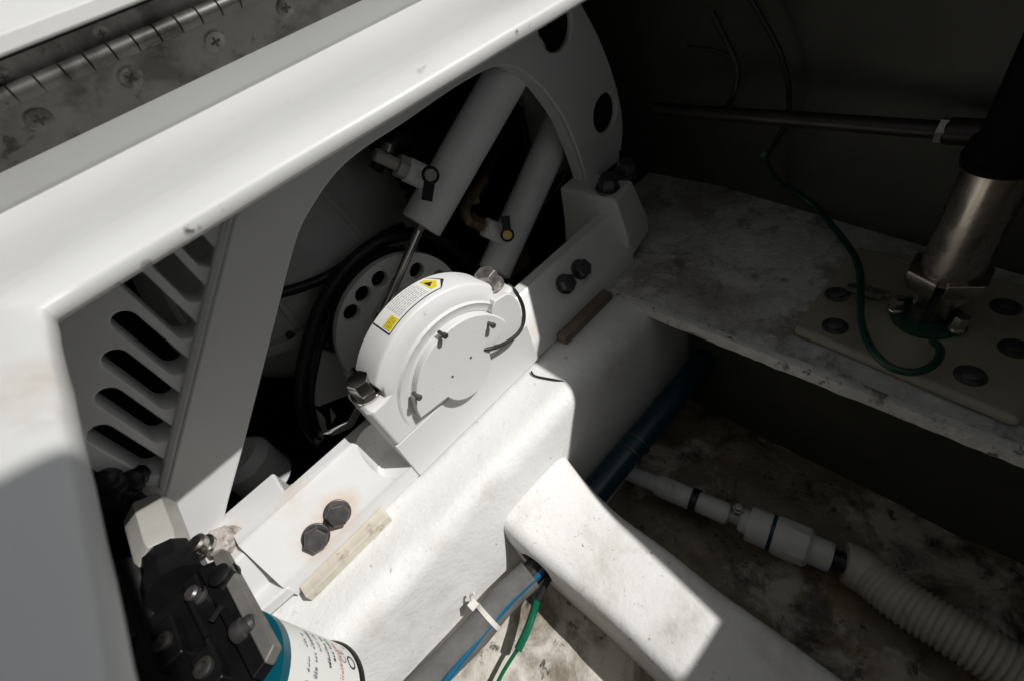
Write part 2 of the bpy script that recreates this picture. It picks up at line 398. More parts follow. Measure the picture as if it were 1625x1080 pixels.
m.loft([[(x + e, y, z) for x, y in rp] + [(2.3, OYN - .01, z), (2.3, OY1 + .05, z)] for z, e in ((DZ - .034, .09), (DZ - .002, 0))])
m.box((OX0 + .002, -1.2, DZ - .030), (2.3, OYN - .002, DZ + .002))
structure(m.build('side_deck', 'gelcoat', bevel=0.004))

# --- hull shell: floors, sides and ends of the compartment
def sheet(name, mt_, x0, x1, y0, y1, z, nx, ny, amp, sc, seed=0.0):
    m = MB(); g = []
    for i in range(nx + 1):
        row = []
        for j in range(ny + 1):
            x = x0 + (x1 - x0) * i / nx; y = y0 + (y1 - y0) * j / ny
            h = mnoise.fractal(Vector((x * sc, y * sc, seed)), 1.0, 2.0, 4) * amp
            row.append(m.bm.verts.new((x, y, z + h)))
        g.append(row)
    for i in range(nx):
        for j in range(ny): m.face((g[i][j], g[i + 1][j], g[i + 1][j + 1], g[i][j + 1]))
    m.sharp = 80
    return m.build(name, mt_)
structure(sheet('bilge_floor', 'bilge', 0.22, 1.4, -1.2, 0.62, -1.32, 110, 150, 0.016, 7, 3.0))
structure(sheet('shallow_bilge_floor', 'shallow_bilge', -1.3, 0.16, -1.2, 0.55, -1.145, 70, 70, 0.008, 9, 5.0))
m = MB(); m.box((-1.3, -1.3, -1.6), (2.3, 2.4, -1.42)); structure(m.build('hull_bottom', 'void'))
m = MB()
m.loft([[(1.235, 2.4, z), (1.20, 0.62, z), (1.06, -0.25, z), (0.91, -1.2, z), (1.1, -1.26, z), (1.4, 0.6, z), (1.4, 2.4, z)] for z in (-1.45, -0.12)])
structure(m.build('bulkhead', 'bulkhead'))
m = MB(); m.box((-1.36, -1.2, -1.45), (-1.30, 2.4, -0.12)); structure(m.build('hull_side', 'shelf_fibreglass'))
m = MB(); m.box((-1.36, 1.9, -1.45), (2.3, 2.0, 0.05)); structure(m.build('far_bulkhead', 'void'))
m = MB(); m.box((-1.36, -1.26, -1.45), (2.3, -1.2, -0.13)); structure(m.build('near_bulkhead', 'shelf_fibreglass'))
m = MB(); m.box((-1.3, YR + .05, -0.03), (2.3, 1.9, 0.0)); structure(m.build('rear_deck', 'gelcoat'))

# --- main stringer the gyro stands on
ST = -0.822
def stringer_prof():
    p = [(0.735, -1.42), (0.735, ST)]
    p += [(0.56, ST)]
    p += [(0.548 - 0.05 * math.sin(a), ST - 0.05 + 0.05 * math.cos(a)) for a in [R(90) * i / 7 for i in range(8)]]
    p += [(0.494, -0.92), (0.487, -0.985), (0.483, -1.06), (0.478, -1.42)]
    return p
t = thing('stringer', (0.2, 0.6, -1.34), 'long white fibreglass stringer carrying the gyro frame on its rounded top', 'stringer')
m = MB(); prof = stringer_prof(); nx = 130
loops = []
for i in range(nx + 1):
    x = -1.25 + 2.45 * i / nx; l = []
    for (y, z) in prof:
        n = mnoise.noise_vector(Vector((x * 5, y * 8, z * 8)))
        k = 1.0 if y < 0.7 else 0.0
        # soft hollow where lay-up sags left of the cross stringer
        l.append((x, y + n.y * 0.006 * k, z + n.z * (0.004 if y < 0.555 else 0.0) * k))
    loops.append(l)
m.loft(loops); m.sharp = 70
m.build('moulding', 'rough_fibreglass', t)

# --- cross stringer
t = thing('cross_stringer', (0.19, 0.1, -1.34), 'white fibreglass cross beam running out from the main stringer, half in sun', 'stringer')
m = MB(); loops = []
for j in range(61):
    y = 0.50 - 1.45 * j / 60
    f = max(0.0, 1 - j / 8.0)
    w = f * f * 0.042; h = f * f * 0.065
    x0, x1, zt = 0.096 - w * .25, 0.278 + w * .6, -1.0 + h
    l = [(x0 - 0.012, -1.42), (x0 - 0.004, zt - 0.06)]
    l += [(x0 + 0.03 - 0.03 * math.cos(a), zt - 0.03 + 0.03 * math.sin(a)) for a in [R(90) * i / 5 for i in range(6)]]
    l += [(0.15, zt + .002), (0.21, zt + .002)]
    l += [(x1 - 0.03 + 0.03 * math.sin(a), zt - 0.03 + 0.03 * math.cos(a)) for a in [R(90) * i / 5 for i in range(6)]]
    l += [(x1 + 0.005, zt - 0.06), (x1 + 0.015, -1.42)]
    q = []
    for (x, z) in l:
        n = mnoise.noise_vector(Vector((x * 9, y * 7, z * 9)))
        q.append((x + n.x * .005, y, z + n.z * .0045))
    loops.append(q)
m.loft(loops); m.sharp = 70
cs = m.build('moulding', 'cross_fibreglass', t)

# --- shelf on the right with its thick chipped edge
t = thing('shelf', (0.95, 0.2, -0.82), 'stained white fibreglass shelf under the steel post, open bilge below its chipped edge', 'shelf')
m = MB(); loops = []; edge = []
for j in range(241):
    y = 0.49 - 1.48 * j / 240 if j else 0.86
    c1 = mnoise.noise(Vector((y * 26, 2, 0))) * 0.003 + mnoise.noise(Vector((y * 70, 5, 0))) * 0.0015; c2 = max(0, mnoise.noise(Vector((y * 12, 7, 0)))) * 0.018
    zt = -0.816
    loops.append([(0.674 + c1, y, zt), (0.72, y, zt + .003 * mnoise.noise(Vector((y * 8, 0, 0)))), (0.85, y, zt + .004 * mnoise.noise(Vector((y * 6, 3, 0)))), (1.3, y, zt),
                  (1.3, y, zt - 0.05), (0.69, y, zt - 0.05)])
    edge.append([(0.6715 + c1, y, zt + .001), (0.6735 + c1, y, zt + .0022), (0.688 + c1, y, zt + .0022), (0.688, y, zt - .03), (0.676 + c1 + c2, y, zt - 0.030 + c2), (0.670 + c1, y, zt - 0.026 + c2)])
m.loft(loops); m.sharp = 60
m.build('slab', 'shelf_fibreglass', t)
m = MB(); m.loft(edge); m.sharp = 50; m.build('lit_worn_lip', 'lit_worn_edge_paint', t)
m = MB(); m.box((0.80, -1.0, -1.42), (0.84, 0.48, -0.868)); m.build('web', 'bulkhead', t)

# ================================================================== GYRO
G = thing('gyro_stabilizer', (0.25, 0.7, ST), 'white boat gyro stabilizer with arched frame, bearing cap and two hydraulic cylinders', 'gyro stabilizer')
# rail with sloping bolt face
SLP0 = Vector((0, 0.637, -0.768)); SLD = Vector((0, 0.063, 0.085)).normalized(); SLN = Vector((0, -0.085, 0.063)).normalized()
m = MB()
prof = [(0.637, -0.816), (0.637, -0.770), (0.641, -0.7625), (0.697, -0.687), (0.703, -0.682), (0.73, -0.682), (0.73, -0.816)]
m.prism_x(prof, -0.262, 0.80)
rail = m.build('mounting_rail', 'gyro_paint', G)
c = MB(); c.lathe((0.022, 0.668, -0.778), (0, 0, 1), [(0, 0.030), (0.006, 0.040), (0.13, 0.044)], 40); cut(rail, c)
b = rail.modifiers.new('bevel', 'BEVEL'); b.width = 0.003 * S; b.segments = 2; b.limit_method = 'ANGLE'; b.angle_limit = R(30)
# feet at both ends
m = MB()
m.loft([[(-0.345, 0.668, -0.80), (-0.16, 0.672, -0.80), (-0.16, 0.86, -0.80), (-0.345, 0.86, -0.80)],
        [(-0.345, 0.672, -0.75), (-0.16, 0.680, -0.767), (-0.16, 0.82, -0.765), (-0.345, 0.82, -0.75)],
        [(-0.335, 0.695, -0.702), (-0.16, 0.706, -0.697), (-0.16, 0.82, -0.705), (-0.335, 0.82, -0.705)]])
m.build('foot', 'gyro_paint', G, bevel=0.006, seg=3)
m = MB(); m.loft([[(-0.325, 0.640, z), (-0.255, 0.634, z), (-0.255, 0.70, z), (-0.335, 0.70, z)] for z in (-0.806, -0.775)]); m.build('foot_lip', 'gyro_paint', G, bevel=0.006, seg=3)
m = MB()
m.loft([[(0.775, 0.638, -0.806), (0.905, 0.655, -0.790), (0.905, 0.86, -0.790), (0.775, 0.86, -0.806)],
        [(0.79, 0.640, -0.735), (0.905, 0.66, -0.735), (0.905, 0.86, -0.735), (0.79, 0.86, -0.735)],
        [(0.80, 0.675, -0.635), (0.895, 0.69, -0.635), (0.895, 0.86, -0.635), (0.80, 0.86, -0.635)]])
m.build('foot', 'gyro_paint', G, bevel=0.010, seg=3)
# arch
AY = 0.80
inner = spline2([tuple(hy((352, 850), AY).xz), tuple(hy((361, 802), AY).xz), tuple(hy((385, 715), AY).xz), tuple(hy((412, 610), AY).xz), (0.041, -0.426), (0.125, -0.352), (0.183, -0.312), (0.284, -0.276), (0.422, -0.270), (0.571, -0.265),
                 (0.671, -0.278), (0.745, -0.338), (0.790, -0.41), (0.815, -0.467), (0.838, -0.56), (0.851, -0.650)], 6)
outer = [(0.990, -0.650), (0.995, -0.62)] + spline2([hy(p, AY).xz for p in ((986, 240), (989, 205), (985, 165), (973, 118), (952, 62), (921, 2))], 6)
outer += spline2([tuple(hy((921, 2), AY).xz), (0.885, -0.196), (0.82, -0.177)], 4)
outer += [(0.35, -0.176), (0.20, -0.18), (0.082, -0.26), (-0.287, -0.575), (-0.35, -0.64), (-0.36, -0.76)]
a0 = hy((963, 181), AY); a1 = hy((882, 38), AY)
a0 = hy((961, 180), AY)
holes = [circ(a0.x, a0.z, 0.047, 36), circ(a1.x, a1.z, 0.052, 36)]
arch = plate_xz(inner + outer, holes, AY, AY + 0.016, 'arch_frame', 'frame_paint', G, bevel=0.004)
m = MB(); rim = [Vector((x, 0, z)) for x, z in inner]; rows = []
for i, p in enumerate(rim):
    tg = (rim[min(i + 1, len(rim) - 1)] - rim[max(i - 1, 0)]).normalized(); nn = Vector((-tg.z, 0, tg.x))
    q = p + nn * 0.014
    rows.append([(p.x, AY + .004, p.z), (p.x, AY + .05, p.z), (q.x, AY + .05, q.z), (q.x, AY + .004, q.z)])
m.loft(rows); m.build('arch_rim', 'frame_paint', G, bevel=0.003)
# slotted web left of the leg
slots = []
for bx, zt_, zb in ((-0.262, -0.408, -0.545), (-0.2145, -0.368, -0.501), (-0.1685, -0.327, -0.460), (-0.122, -0.289, -0.421), (-0.075, -0.245, -0.381), (-0.028, -0.208, -0.341), (0.019, -0.20, -0.306)):
    r_ = 0.0165
    slots.append(arc(bx, zt_ - r_, r_, 0, 180, 12) + arc(bx, zb + r_, r_, 180, 360, 12))
web = [(-0.292, -0.585), (0.100, -0.252), (0.13, -0.185), (-0.165, -0.185), (-0.178, -0.262), (-0.308, -0.392), (-0.312, -0.585)]
plate_xz(web, slots, AY + 0.016, AY + 0.075, 'slotted_web', 'frame_paint', G, bevel=0.003)
m = MB(); m.tube([(-0.292, 0.815, -0.580), (-0.10, 0.815, -0.415), (0.095, 0.815, -0.249)], 0.011, 10, 4); m.build('weld_seam', 'frame_paint', G)

# bearing cap
BX, BZ = 0.224, -0.672
pl = [(0.036, -0.697), (0.036, -0.592), (0.044, -0.586), (0.072, -0.586), (0.080, -0.582), (0.083, -0.572)]
pl += arc(BX, BZ, 0.187, 142, 38, 36)
pl += [(0.365, -0.572), (0.368, -0.582), (0.376, -0.586), (0.404, -0.586), (0.414, -0.594), (0.414, -0.697)]
def pull(q, r_):
    x, z = q; d = math.hypot(x - BX, z - BZ)
    if z > -0.583 and d > r_:
        return (BX + (x - BX) * r_ / d, BZ + (z - BZ) * r_ / d)
    return (min(max(x, 0.046), 0.404), z - (0.006 if z > -0.68 else 0))
# the front loops narrow to the raised ring
L = [[(x, 0.715, z) for x, z in pl], [(x, 0.650, z) for x, z in pl]]
for r_, y in ((0.184, 0.643), (0.172, 0.637), (0.158, 0.632)):
    k = (0.187 - r_) / 0.029
    q = [pull(p, r_) for p in pl]
    L.append([(a[0] + (b_[0] - a[0]) * k, y, a[1] + (b_[1] - a[1]) * k) if d_ <= -0.583 else (b_[0], y, b_[1]) for a, b_, d_ in ((p, pull(p, r_), p[1]) for p in pl)])
m = MB(); m.loft(L); m.sharp = 40
cap = m.build('bearing_cap', 'gyro_paint', G, bevel=0.003)
m = MB(); m.box((0.038, 0.6335, -0.816), (0.412, 0.714, -0.6985)); m.build('bearing_base', 'gyro_paint', G, bevel=0.003)
# recessed ring + cover
m = MB()
n_ = 44; ro = arc(0.229, -0.671, 0.1515, 186, -14, n_); ri = arc(0.232, -0.672, 0.131, 186, -14, n_)
hh = [0.0062 * min(1, math.sin(math.pi * i / n_) * 1.8) - 0.0006 for i in range(n_ + 1)]
m.loft([[(x, 0.6330, z) for x, z in ro], [(x + (X - x) * .18, 0.632 - h, z + (Z - z) * .18) for (x, z), (X, Z), h in zip(ro, ri, hh)], [(x + (X - x) * .4, 0.632 - h * .55, z + (Z - z) * .4) for (x, z), (X, Z), h in zip(ro, ri, hh)], [(x, 0.6322 - h * .25, z) for (x, z), h in zip(ri, hh)], [(x, 0.634, z) for x, z in ri]], close=False, cap0=False, cap1=False)
m.sharp = 75
m.build('raised_ring', 'gyro_paint', cap)
cv = [(0.105, -0.668), (0.108, -0.645), (0.116, -0.620)] + arc(0.235, -0.673, 0.127, 150, 18, 30) + [(0.342, -0.645), (0.318, -0.652), (0.296, -0.664)]
cv += arc(0.231, -0.664, 0.061, -4, -168, 24)
cover = plate_xz(cv, [], 0.6155, 0.6325, 'cover_plate', 'gyro_paint', cap, bevel=0.0025)
gk = [(x + 0.0012, z - 0.0042) for x, z in cv]  # gasket shifted down, its black also paints the shadow line under the cover
plate_xz(gk, [], 0.6285, 0.6328, 'gasket_and_shadow', 'black_rubber', cap, bevel=0.0008)
lb = spline2([tuple(hy(p, 0.62).xz) for p in ((784, 478), (806, 466), (820, 476), (827, 495), (826, 516), (816, 532), (798, 543), (776, 549))], 5) + [tuple(hy(p, 0.62).xz) for p in ((772, 538), (786, 515), (779, 494))]
plate_xz(lb, [], 0.6180, 0.6325, 'side_lobe', 'gyro_paint', cap, bevel=0.0022)
for p in ((702, 530), (778, 514), (661, 627)):
    q = hy(p, 0.610)
    m = MB(); m.cyl((q.x, 0.621, q.z), (q.x, 0.604, q.z), 0.0038, 12); m.hexbolt((q.x, 0.606, q.z), (0, -1, 0), 0.0064, 0.007, 0)
    m.build('cover_screw', 'bolt_steel', cap)
for p in ((747, 567), (718, 597)):
    q = hy(p, 0.6155); m = MB(); m.cyl((q.x, 0.6315, q.z), (q.x, 0.6148, q.z), 0.0026, 10); m.build('rivet', 'bolt_steel', cap)
# bolts of the cap
for x, mt_, ph in ((0.066, 'chrome', 0.1), (0.386, 'rusty_bolt', 0.5)):
    m = MB(); m.hexbolt((x, 0.678, -0.587), (0, 0, 1), 0.0245, 0.040, 1.25, ph); m.build('cap_bolt', mt_, cap, bevel=0.002)
# warning label round the cap
def arc_patch(name, mt_, y0, y1, a_0, a_1, rad, parent, tip=0.0, t=0.0006):
    m = MB(); n = 24; lo = []; 
    rows = []
    for i in range(n + 1):
        a = R(a_0 + (a_1 - a_0) * i / n); ya, yb = y0, y1
        if tip and i > n * (1 - tip):
            k = (i - n * (1 - tip)) / (n * tip); mid = (y0 + y1) / 2
            ya = y0 + (mid - y0) * k * .97; yb = y1 + (mid - y1) * k * .97
        f = lambda y, rr: (BX + rr * math.cos(a), y, BZ + rr * math.sin(a))
        rows.append([f(ya, rad - .001), f(ya, rad + t), f(yb, rad + t), f(yb, rad - .001)])
    m.loft(rows); return m.build(name, mt_, parent)
lab = arc_patch('warning_label', 'print', 0.6535, 0.7105, 113, 66, 0.1875, cap, tip=0.16)
arc_patch('label_paper', 'paper', 0.655, 0.709, 112.4, 68.5, 0.188, lab, tip=0.12)
arc_patch('caution_patch', 'yellow', 0.656, 0.680, 111.5, 103.5, 0.1886, lab)
arc_patch('caution_patch', 'yellow', 0.662, 0.702, 78.5, 71.0, 0.1886, lab, tip=0.5)
def arc_text(n_rows, y0, y1, a_0, a_1, rad, parent, name, mt_):
    m = MB()
    for r_i in range(n_rows):
        y = y0 + (y1 - y0) * (r_i + .5) / n_rows; a = a_0
        while a > a_1:
            l = random.uniform(0.5, 2.2); b_ = max(a_1, a - l)
            h = (y1 - y0) / n_rows * 0.15
            f = lambda an, yy: (BX + rad * math.cos(R(an)), yy, BZ + rad * math.sin(R(an)))
            m.face([m.bm.verts.new(f(*q)) for q in ((a, y - h), (b_, y - h), (b_, y + h), (a, y + h))])
            a = b_ - random.uniform(0.3, 0.7)
    return m.build(name, mt_, parent, smooth=False)
arc_text(8, 0.660, 0.706, 102, 81, 0.18885, lab, 'fine_print', 'grey_print')
arc_text(4, 0.659, 0.677, 110.5, 104.5, 0.18945, lab, 'fine_print', 'print')
m = MB(); f = lambda an, yy: (BX + 0.1895 * math.cos(R(an)), yy, BZ + 0.1895 * math.sin(R(an)))
m.face([m.bm.verts.new(f(*q)) for q in ((77.5, 0.672), (77.5, 0.694), (73.5, 0.683))]); m.build('caution_symbol', 'print', lab, smooth=False)
# rubber seal cord curling off the cap
m = MB()
m.tube([hy((806, 452), 0.655), hy((818, 463), 0.640), hy((829, 485), 0.632), hy((831, 508), 0.622), hy((822, 529), 0.614), hy((800, 545), 0.612), hy((782, 552), 0.612), hy((767, 554), 0.618)], 0.0042, 10)
m.build('seal_cord', 'black_rubber', cap)
# rail bolts
def on_slope(p): return hp(p, SLP0, SLN)
for p, mt_ in (((501, 851), 'bolt_steel'), ((535, 813), 'bolt_steel'), ((896, 451), 'bolt_steel'), ((920, 428), 'bolt_steel')):
    m = MB(); m.hexbolt(on_slope(p) - SLN * 0.001, SLN, 0.0225, 0.026, 1.12, random.random()); m.build('rail_bolt', mt_, G, bevel=0.0015)
for p, z, mt_ in (((964, 300), -0.634, 'bolt_steel'), ((992, 276), -0.634, 'bolt_steel'), ((362, 862), -0.704, 'flaky_bolt')):
    m = MB(); m.hexbolt(hz(p, z), (0.0, -0.25, 1), 0.026, 0.038, 1.2, random.random()); m.build('foot_bolt', mt_, G, bevel=0.002)

# flywheel housing, disc and cylinders behind the cap
m = MB(); m.lathe((0.23, 1.50, -1.04), (0, 0, 1), [(0.40 - 0.40 * math.cos(a), 0.40 * math.sin(a) + 0.001) for a in [R(180) * i / 24 for i in range(25)]], 48)
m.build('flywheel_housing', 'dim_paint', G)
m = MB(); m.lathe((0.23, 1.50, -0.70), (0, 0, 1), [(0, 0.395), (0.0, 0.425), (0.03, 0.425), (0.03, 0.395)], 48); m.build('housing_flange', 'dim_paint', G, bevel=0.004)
DY = 0.93; KD = DY / 0.85
DX, DZc = 0.242 * KD, -0.655 * KD
dh = []
hp_px = [(559, 497), (577, 468), (603, 444), (662, 430), (696, 441), (563, 592)]
for p in hp_px:
    q = hy(p, DY); dh.append(circ(q.x, q.z, 0.0185 * KD, 20))
for an in (200, 225, 250, 275, 300, 325, 350, 15): dh.append(circ(DX - .008 + .142 * KD * math.cos(R(an)), DZc - .01 + .142 * KD * math.sin(R(an)), 0.0185 * KD, 20))
disc = plate_xz(circ(DX, DZc, 0.165 * KD, 72), dh, DY, DY + 0.02, 'brake_disc', 'gyro_paint', G, bevel=0.002)
m = MB(); m.lathe((DX, DY + 0.045, DZc), (0, 1, 0), [(0, 0.05), (0, 0.170), (0.05, 0.170), (0.06, 0.05)], 48); m.build('disc_backing', 'hole', disc)
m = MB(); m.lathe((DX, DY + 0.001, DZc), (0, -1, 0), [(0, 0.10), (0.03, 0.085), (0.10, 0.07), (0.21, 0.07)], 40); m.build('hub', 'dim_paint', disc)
# lower bracket with a pierced corner
br = [tuple(hy(p, 1.0).xz) for p in ((502, 556), (545, 560), (575, 610), (582, 640), (560, 678), (530, 692), (508, 688), (494, 640))]
hl = [tuple(hy(p, 1.0).xz) for p in ((502, 645), (522, 647), (531, 660), (526, 669))]
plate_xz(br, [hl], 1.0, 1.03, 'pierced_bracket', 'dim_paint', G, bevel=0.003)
# hydraulic cylinders
def cyl_axis(pb, yb, pt, k=1.0):
    b_ = hy(pb, yb); rt = ray(pt); return b_, rt * (b_.dot(b_) / rt.dot(b_)) * k
def ring_knob(centre, nrm, r_, tabdir, face, parent):
    k = MB(); k.lathe(centre, nrm, [(0, r_ * 1.0), (0.016, r_ * 1.0), (0.018, r_ * .78), (0.010, r_ * .72)], 28)
    tb = Vector(tabdir).normalized(); sd = Vector(nrm).cross(tb).normalized()
    k.obox(Vector(centre) + tb * r_ * 1.75 + Vector(nrm).normalized() * 0.008, sd * r_ * .62, tb * r_ * 1.05, Vector(nrm).normalized() * 0.006)
    o = k.build('lever_cap', 'black_plastic', parent, bevel=0.001)
    k = MB(); k.lathe(Vector(centre) + Vector(nrm).normalized() * 0.009, nrm, [(0, r_ * .70), (0.006, r_ * .70), (0.008, r_ * .6)], 24); return k.build('cap_face', face, parent)
b1, t1 = cyl_axis((668, 358), 0.92, (822, 88), 1.01)
m = MB(); ax = (t1 - b1).normalized(); m.lathe(b1, ax, [(0, 0.045), (0.003, 0.049), ((t1 - b1).length + .04, 0.049)], 40)
C1 = m.build('hydraulic_cylinder', 'cylinder_paint', G)
r1 = hy((598, 517), 0.89)
m = MB(); m.cyl(b1 + (r1 - b1).normalized() * -0.01, r1, 0.0105, 16); m.build('piston_rod', 'chrome', C1)
m = MB(); m.lathe(r1 - (b1 - r1).normalized() * 0.02, (b1 - r1), [(0, 0.012), (0.045, 0.012), (0.05, 0.0095)], 16); m.build('rod_eye', 'black_plastic', C1)
pw = b1 + (t1 - b1) * 0.27 + Vector((-0.02, 0, 0)); pe = pw + hy((636, 268), 0.87) - hy((672, 285), 0.86); pw = pw + (pe - pw).normalized() * 0.03; pe = pe + (pe - pw).normalized() * 0.03; pa = (pe - pw).normalized()
m = MB(); m.lathe(pw - pa * .02, pa, [(0, 0.027), (0.075, 0.027), (0.078, 0.024)], 28); m.build('port_block', 'cylinder_paint', C1)
m = MB(); m.lathe(pw + pa * .058, pa, [(0, 0.025), (0.02, 0.025), (0.022, 0.021)], 6); m.build('port_nut', 'beige_plastic', C1)
m = MB(); m.lathe(pw + pa * .078, pa, [(0, 0.0135), (0.05, 0.0135), (0.052, 0.011)], 20); m.build('port_stub', 'beige_plastic', C1)
kn = (-ray((682, 277))).normalized()
ky = (b1 + (t1 - b1) * 0.3).y - 0.058
ring_knob(hy((683, 278), ky), kn, 0.0185, hy((679, 305), ky) - hy((683, 278), ky), 'cap_grey', C1)
b2, t2 = cyl_axis((784, 432), 0.90, (893, 188), 1.04)
m = MB(); ax = (t2 - b2).normalized(); m.lathe(b2, ax, [(0, 0.042), (0.003, 0.0455), ((t2 - b2).length, 0.0465), ((t2 - b2).length + .004, 0.041)], 40)
C2 = m.build('hydraulic_cylinder', 'cylinder_paint', G)
m = MB(); m.cyl(b2 - ax * 0.07, b2 + ax * .01, 0.011, 16); m.build('piston_rod', 'chrome', C2)
m = MB(); m.lathe(t2 - ax * 0.002, ax, [(0, 0.028), (0.03, 0.026), (0.06, 0.026)], 24); m.build('end_eye', 'dim_paint', C2)
pw = hy((795, 372), 0.885); pe = hy((762, 357), 0.90); pa = (pe - pw).normalized()
m = MB(); m.lathe(pw - pa * .01, pa, [(0, 0.026), (0.062, 0.024), (0.064, 0.021)], 28); m.build('port_block', 'cylinder_paint', C2)
e0 = pw + pa * .06
m = MB(); m.lathe(e0, pa, [(0, 0.017), (0.03, 0.017)], 6); m.tube([e0 + pa * .03, e0 + pa * .045, hy((738, 330), 0.93), hy((757, 300), 0.96), hy((768, 285), 0.98)], 0.014, 14); m.build('brass_elbow', 'brass', C2)
ring_knob(hy((805, 373), 0.846), (-ray((805, 373))).normalized(), 0.0175, hy((802, 345), 0.85) - hy((805, 373), 0.85), 'gold', C2)
# rear bits seen between the cylinders
m = MB(); m.cyl(hy((830, 120), 1.1), hy((880, 260), 1.2), 0.05, 24); m.build('rear_strut', 'dim_paint', G)
m = MB(); m.tube([hy((826, 125), 0.98), hy((818, 150), 0.98), hy((808, 178), 0.97), hy((802, 172), 0.99)], 0.008, 10); m.build('steel_hook', 'chrome', G)
m = MB(); m.lathe(hy((930, 330), 1.25), (0, 0, 1), [(-0.05, 0.09), (0.1, 0.09), (0.14, 0.06)], 24); m.build('rear_canister', 'dim_paint', G)
m = MB(); m.box(tuple(hy((800, 455), 0.93)), tuple(hy((800, 455), 0.93) + Vector((0.12, 0.08, 0.06)))); m.build('bracket', 'brass', G, bevel=0.004)
for k in range(3):
    an = R(-150 + 38 * k); cxs, cys, czs, rs = 0.23, 1.50, -0.64, 0.402
    m = MB(); m.tube([(cxs + rs * math.cos(e_) * math.cos(an), cys + rs * math.cos(e_) * math.sin(an), czs + rs * math.sin(e_)) for e_ in [R(-5 + 10 * i) for i in range(10)]], 0.010, 8, 3); m.build('housing_rib', 'dim_paint', G)
for k in range(14):
    an = R(-160 + 11 * k); m = MB(); m.hexbolt((0.23 + 0.412 * math.cos(an), 1.50 + 0.412 * math.sin(an), -0.671), (0, 0, 1), 0.009, 0.014, 1.2); m.build('flange_bolt', 'bolt_steel', G)
m = MB(); m.tube([hy(p, y) for p, y in (((596, 268), 1.12), ((612, 240), 1.10), ((632, 222), 1.10), ((655, 225), 1.12), ((668, 250), 1.15))], 0.017, 12); m.build('supply_hose', 'worn_edge', G)
m = MB(); m.lathe(hy((614, 238), 1.10), (1, 0.2, 0.6), [(-0.01, 0.020), (0.01, 0.020)], 16); m.build('hose_clamp', 'steel', G)
m = MB(); m.tube([hy(p, y) for p, y in (((768, 285), 0.99), ((780, 255), 1.02), ((800, 230), 1.05), ((822, 190), 1.1), ((830, 150), 1.15))], 0.013, 12); m.build('supply_hose', 'black_rubber', G)
m = MB(); m.tube([hy(p, 1.08) for p in ((842, 285), (836, 240), (832, 200), (815, 160))], 0.010, 10); m.build('supply_hose', 'worn_edge', G)
for p, y, r_ in (((752, 318), 0.95, .017), ((745, 345), 0.93, .019)):
    m = MB(); m.lathe(hy(p, y), (0.3, 0.2, 0.9), [(-.008, r_), (.008, r_)], 6); m.build('hose_nut', 'brass', G)
# grey block between left leg and rail
m = MB(); m.lathe((-0.235, 1.10, -0.95), (0, 0, 1), [(0, 0.07), (0.10, 0.07), (0.125, 0.05)], 28); m.build('leg_boss', 'frame_paint', G)

# ================================================================== HOSES ROUND THE DISC
m = MB(); m.tube([hy(p, 1.01) for p in ((760, 440), (738, 412), (715, 392), (685, 375), (645, 372), (600, 385), (552, 422), (513, 478), (492, 535), (480, 590), (478, 640), (492, 682), (515, 705), (560, 740))], 0.0165, 14)
tag(m.build('thick_cable', 'black_rubber'), 'thick black cable looped round the holed brake disc', 'cable')
m = MB(); m.tube([hy(p, 0.99) for p in ((566, 430), (540, 470), (517, 520), (502, 575), (494, 630), (500, 668), (508, 690))], 0.0075, 10)
tag(m.build('thin_cable', 'black_rubber'), 'thin black cable along the inner side of the thick loop', 'cable')
m = MB(); m.tube([hy(p, 1.05) for p in ((380, 480), (440, 466), (480, 455), (520, 438), (560, 412), (600, 380), (640, 360))], 0.0125, 12)
tag(m.build('branch_cable', 'black_rubber'), 'black cable running from behind the slanted leg to the loop', 'cable')
m = MB(); m.tube([hy(p, 0.98) for p in ((905, 250), (893, 285), (880, 305), (862, 325))], 0.004, 8)
tag(m.build('braided_wire', 'steel'), 'thin silver wire curving beside the right hydraulic cylinder', 'wire')

# ================================================================== SHIMS
x0, x1 = hy((480, 945), 0.61).x, hy((614, 815), 0.61).x
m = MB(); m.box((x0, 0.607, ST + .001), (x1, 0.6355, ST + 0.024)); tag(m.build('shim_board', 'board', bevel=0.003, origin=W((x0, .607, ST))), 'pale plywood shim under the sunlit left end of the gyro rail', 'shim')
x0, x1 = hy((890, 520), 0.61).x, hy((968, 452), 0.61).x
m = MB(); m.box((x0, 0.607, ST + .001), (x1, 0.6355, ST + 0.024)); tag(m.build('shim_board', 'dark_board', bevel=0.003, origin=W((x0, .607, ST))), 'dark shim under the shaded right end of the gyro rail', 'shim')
m = MB(); m.tube([(0.375, 0.625, ST + .004), hz((850, 596), ST + .003), hz((880, 602), ST + .003), hz((900, 606), ST - .004)], 0.0022, 8)  # thin black tube drawn as a dark line over the stringer top
tag(m.build('thin_dark_line', 'black_rubber'), 'thin dark line lying across the sunlit stringer top', 'wire')

# ================================================================== PUMP AND FILTER
P = thing('hydraulic_pump', (-0.30, 0.5, -0.78), 'black hydraulic pump block with pale hex fitting in the near left corner', 'pump')
m = MB(); m.loft([[(-0.40, 0.38, -0.597), (-0.277, 0.38, -0.597), (-0.277, 0.60, -0.597), (-0.40, 0.60, -0.597)],
                  [(-0.40, 0.38, -0.588), (-0.272, 0.38, -0.588), (-0.272, 0.61, -0.588), (-0.40, 0.61, -0.588)],
                  [(-0.375, 0.39, -0.575), (-0.265, 0.39, -0.575), (-0.268, 0.605, -0.575), (-0.375, 0.605, -0.575)]])
m.build('pump_body', 'black_plastic', P, bevel=0.006)
m = MB(); m.loft([[(-0.264, 0.40, z), (-0.243, 0.405, z), (-0.246, 0.59, z), (-0.276, 0.605, z)] for z in (-0.585, -0.5645)]); m.build('gasket', 'black_plastic', P, bevel=0.002)
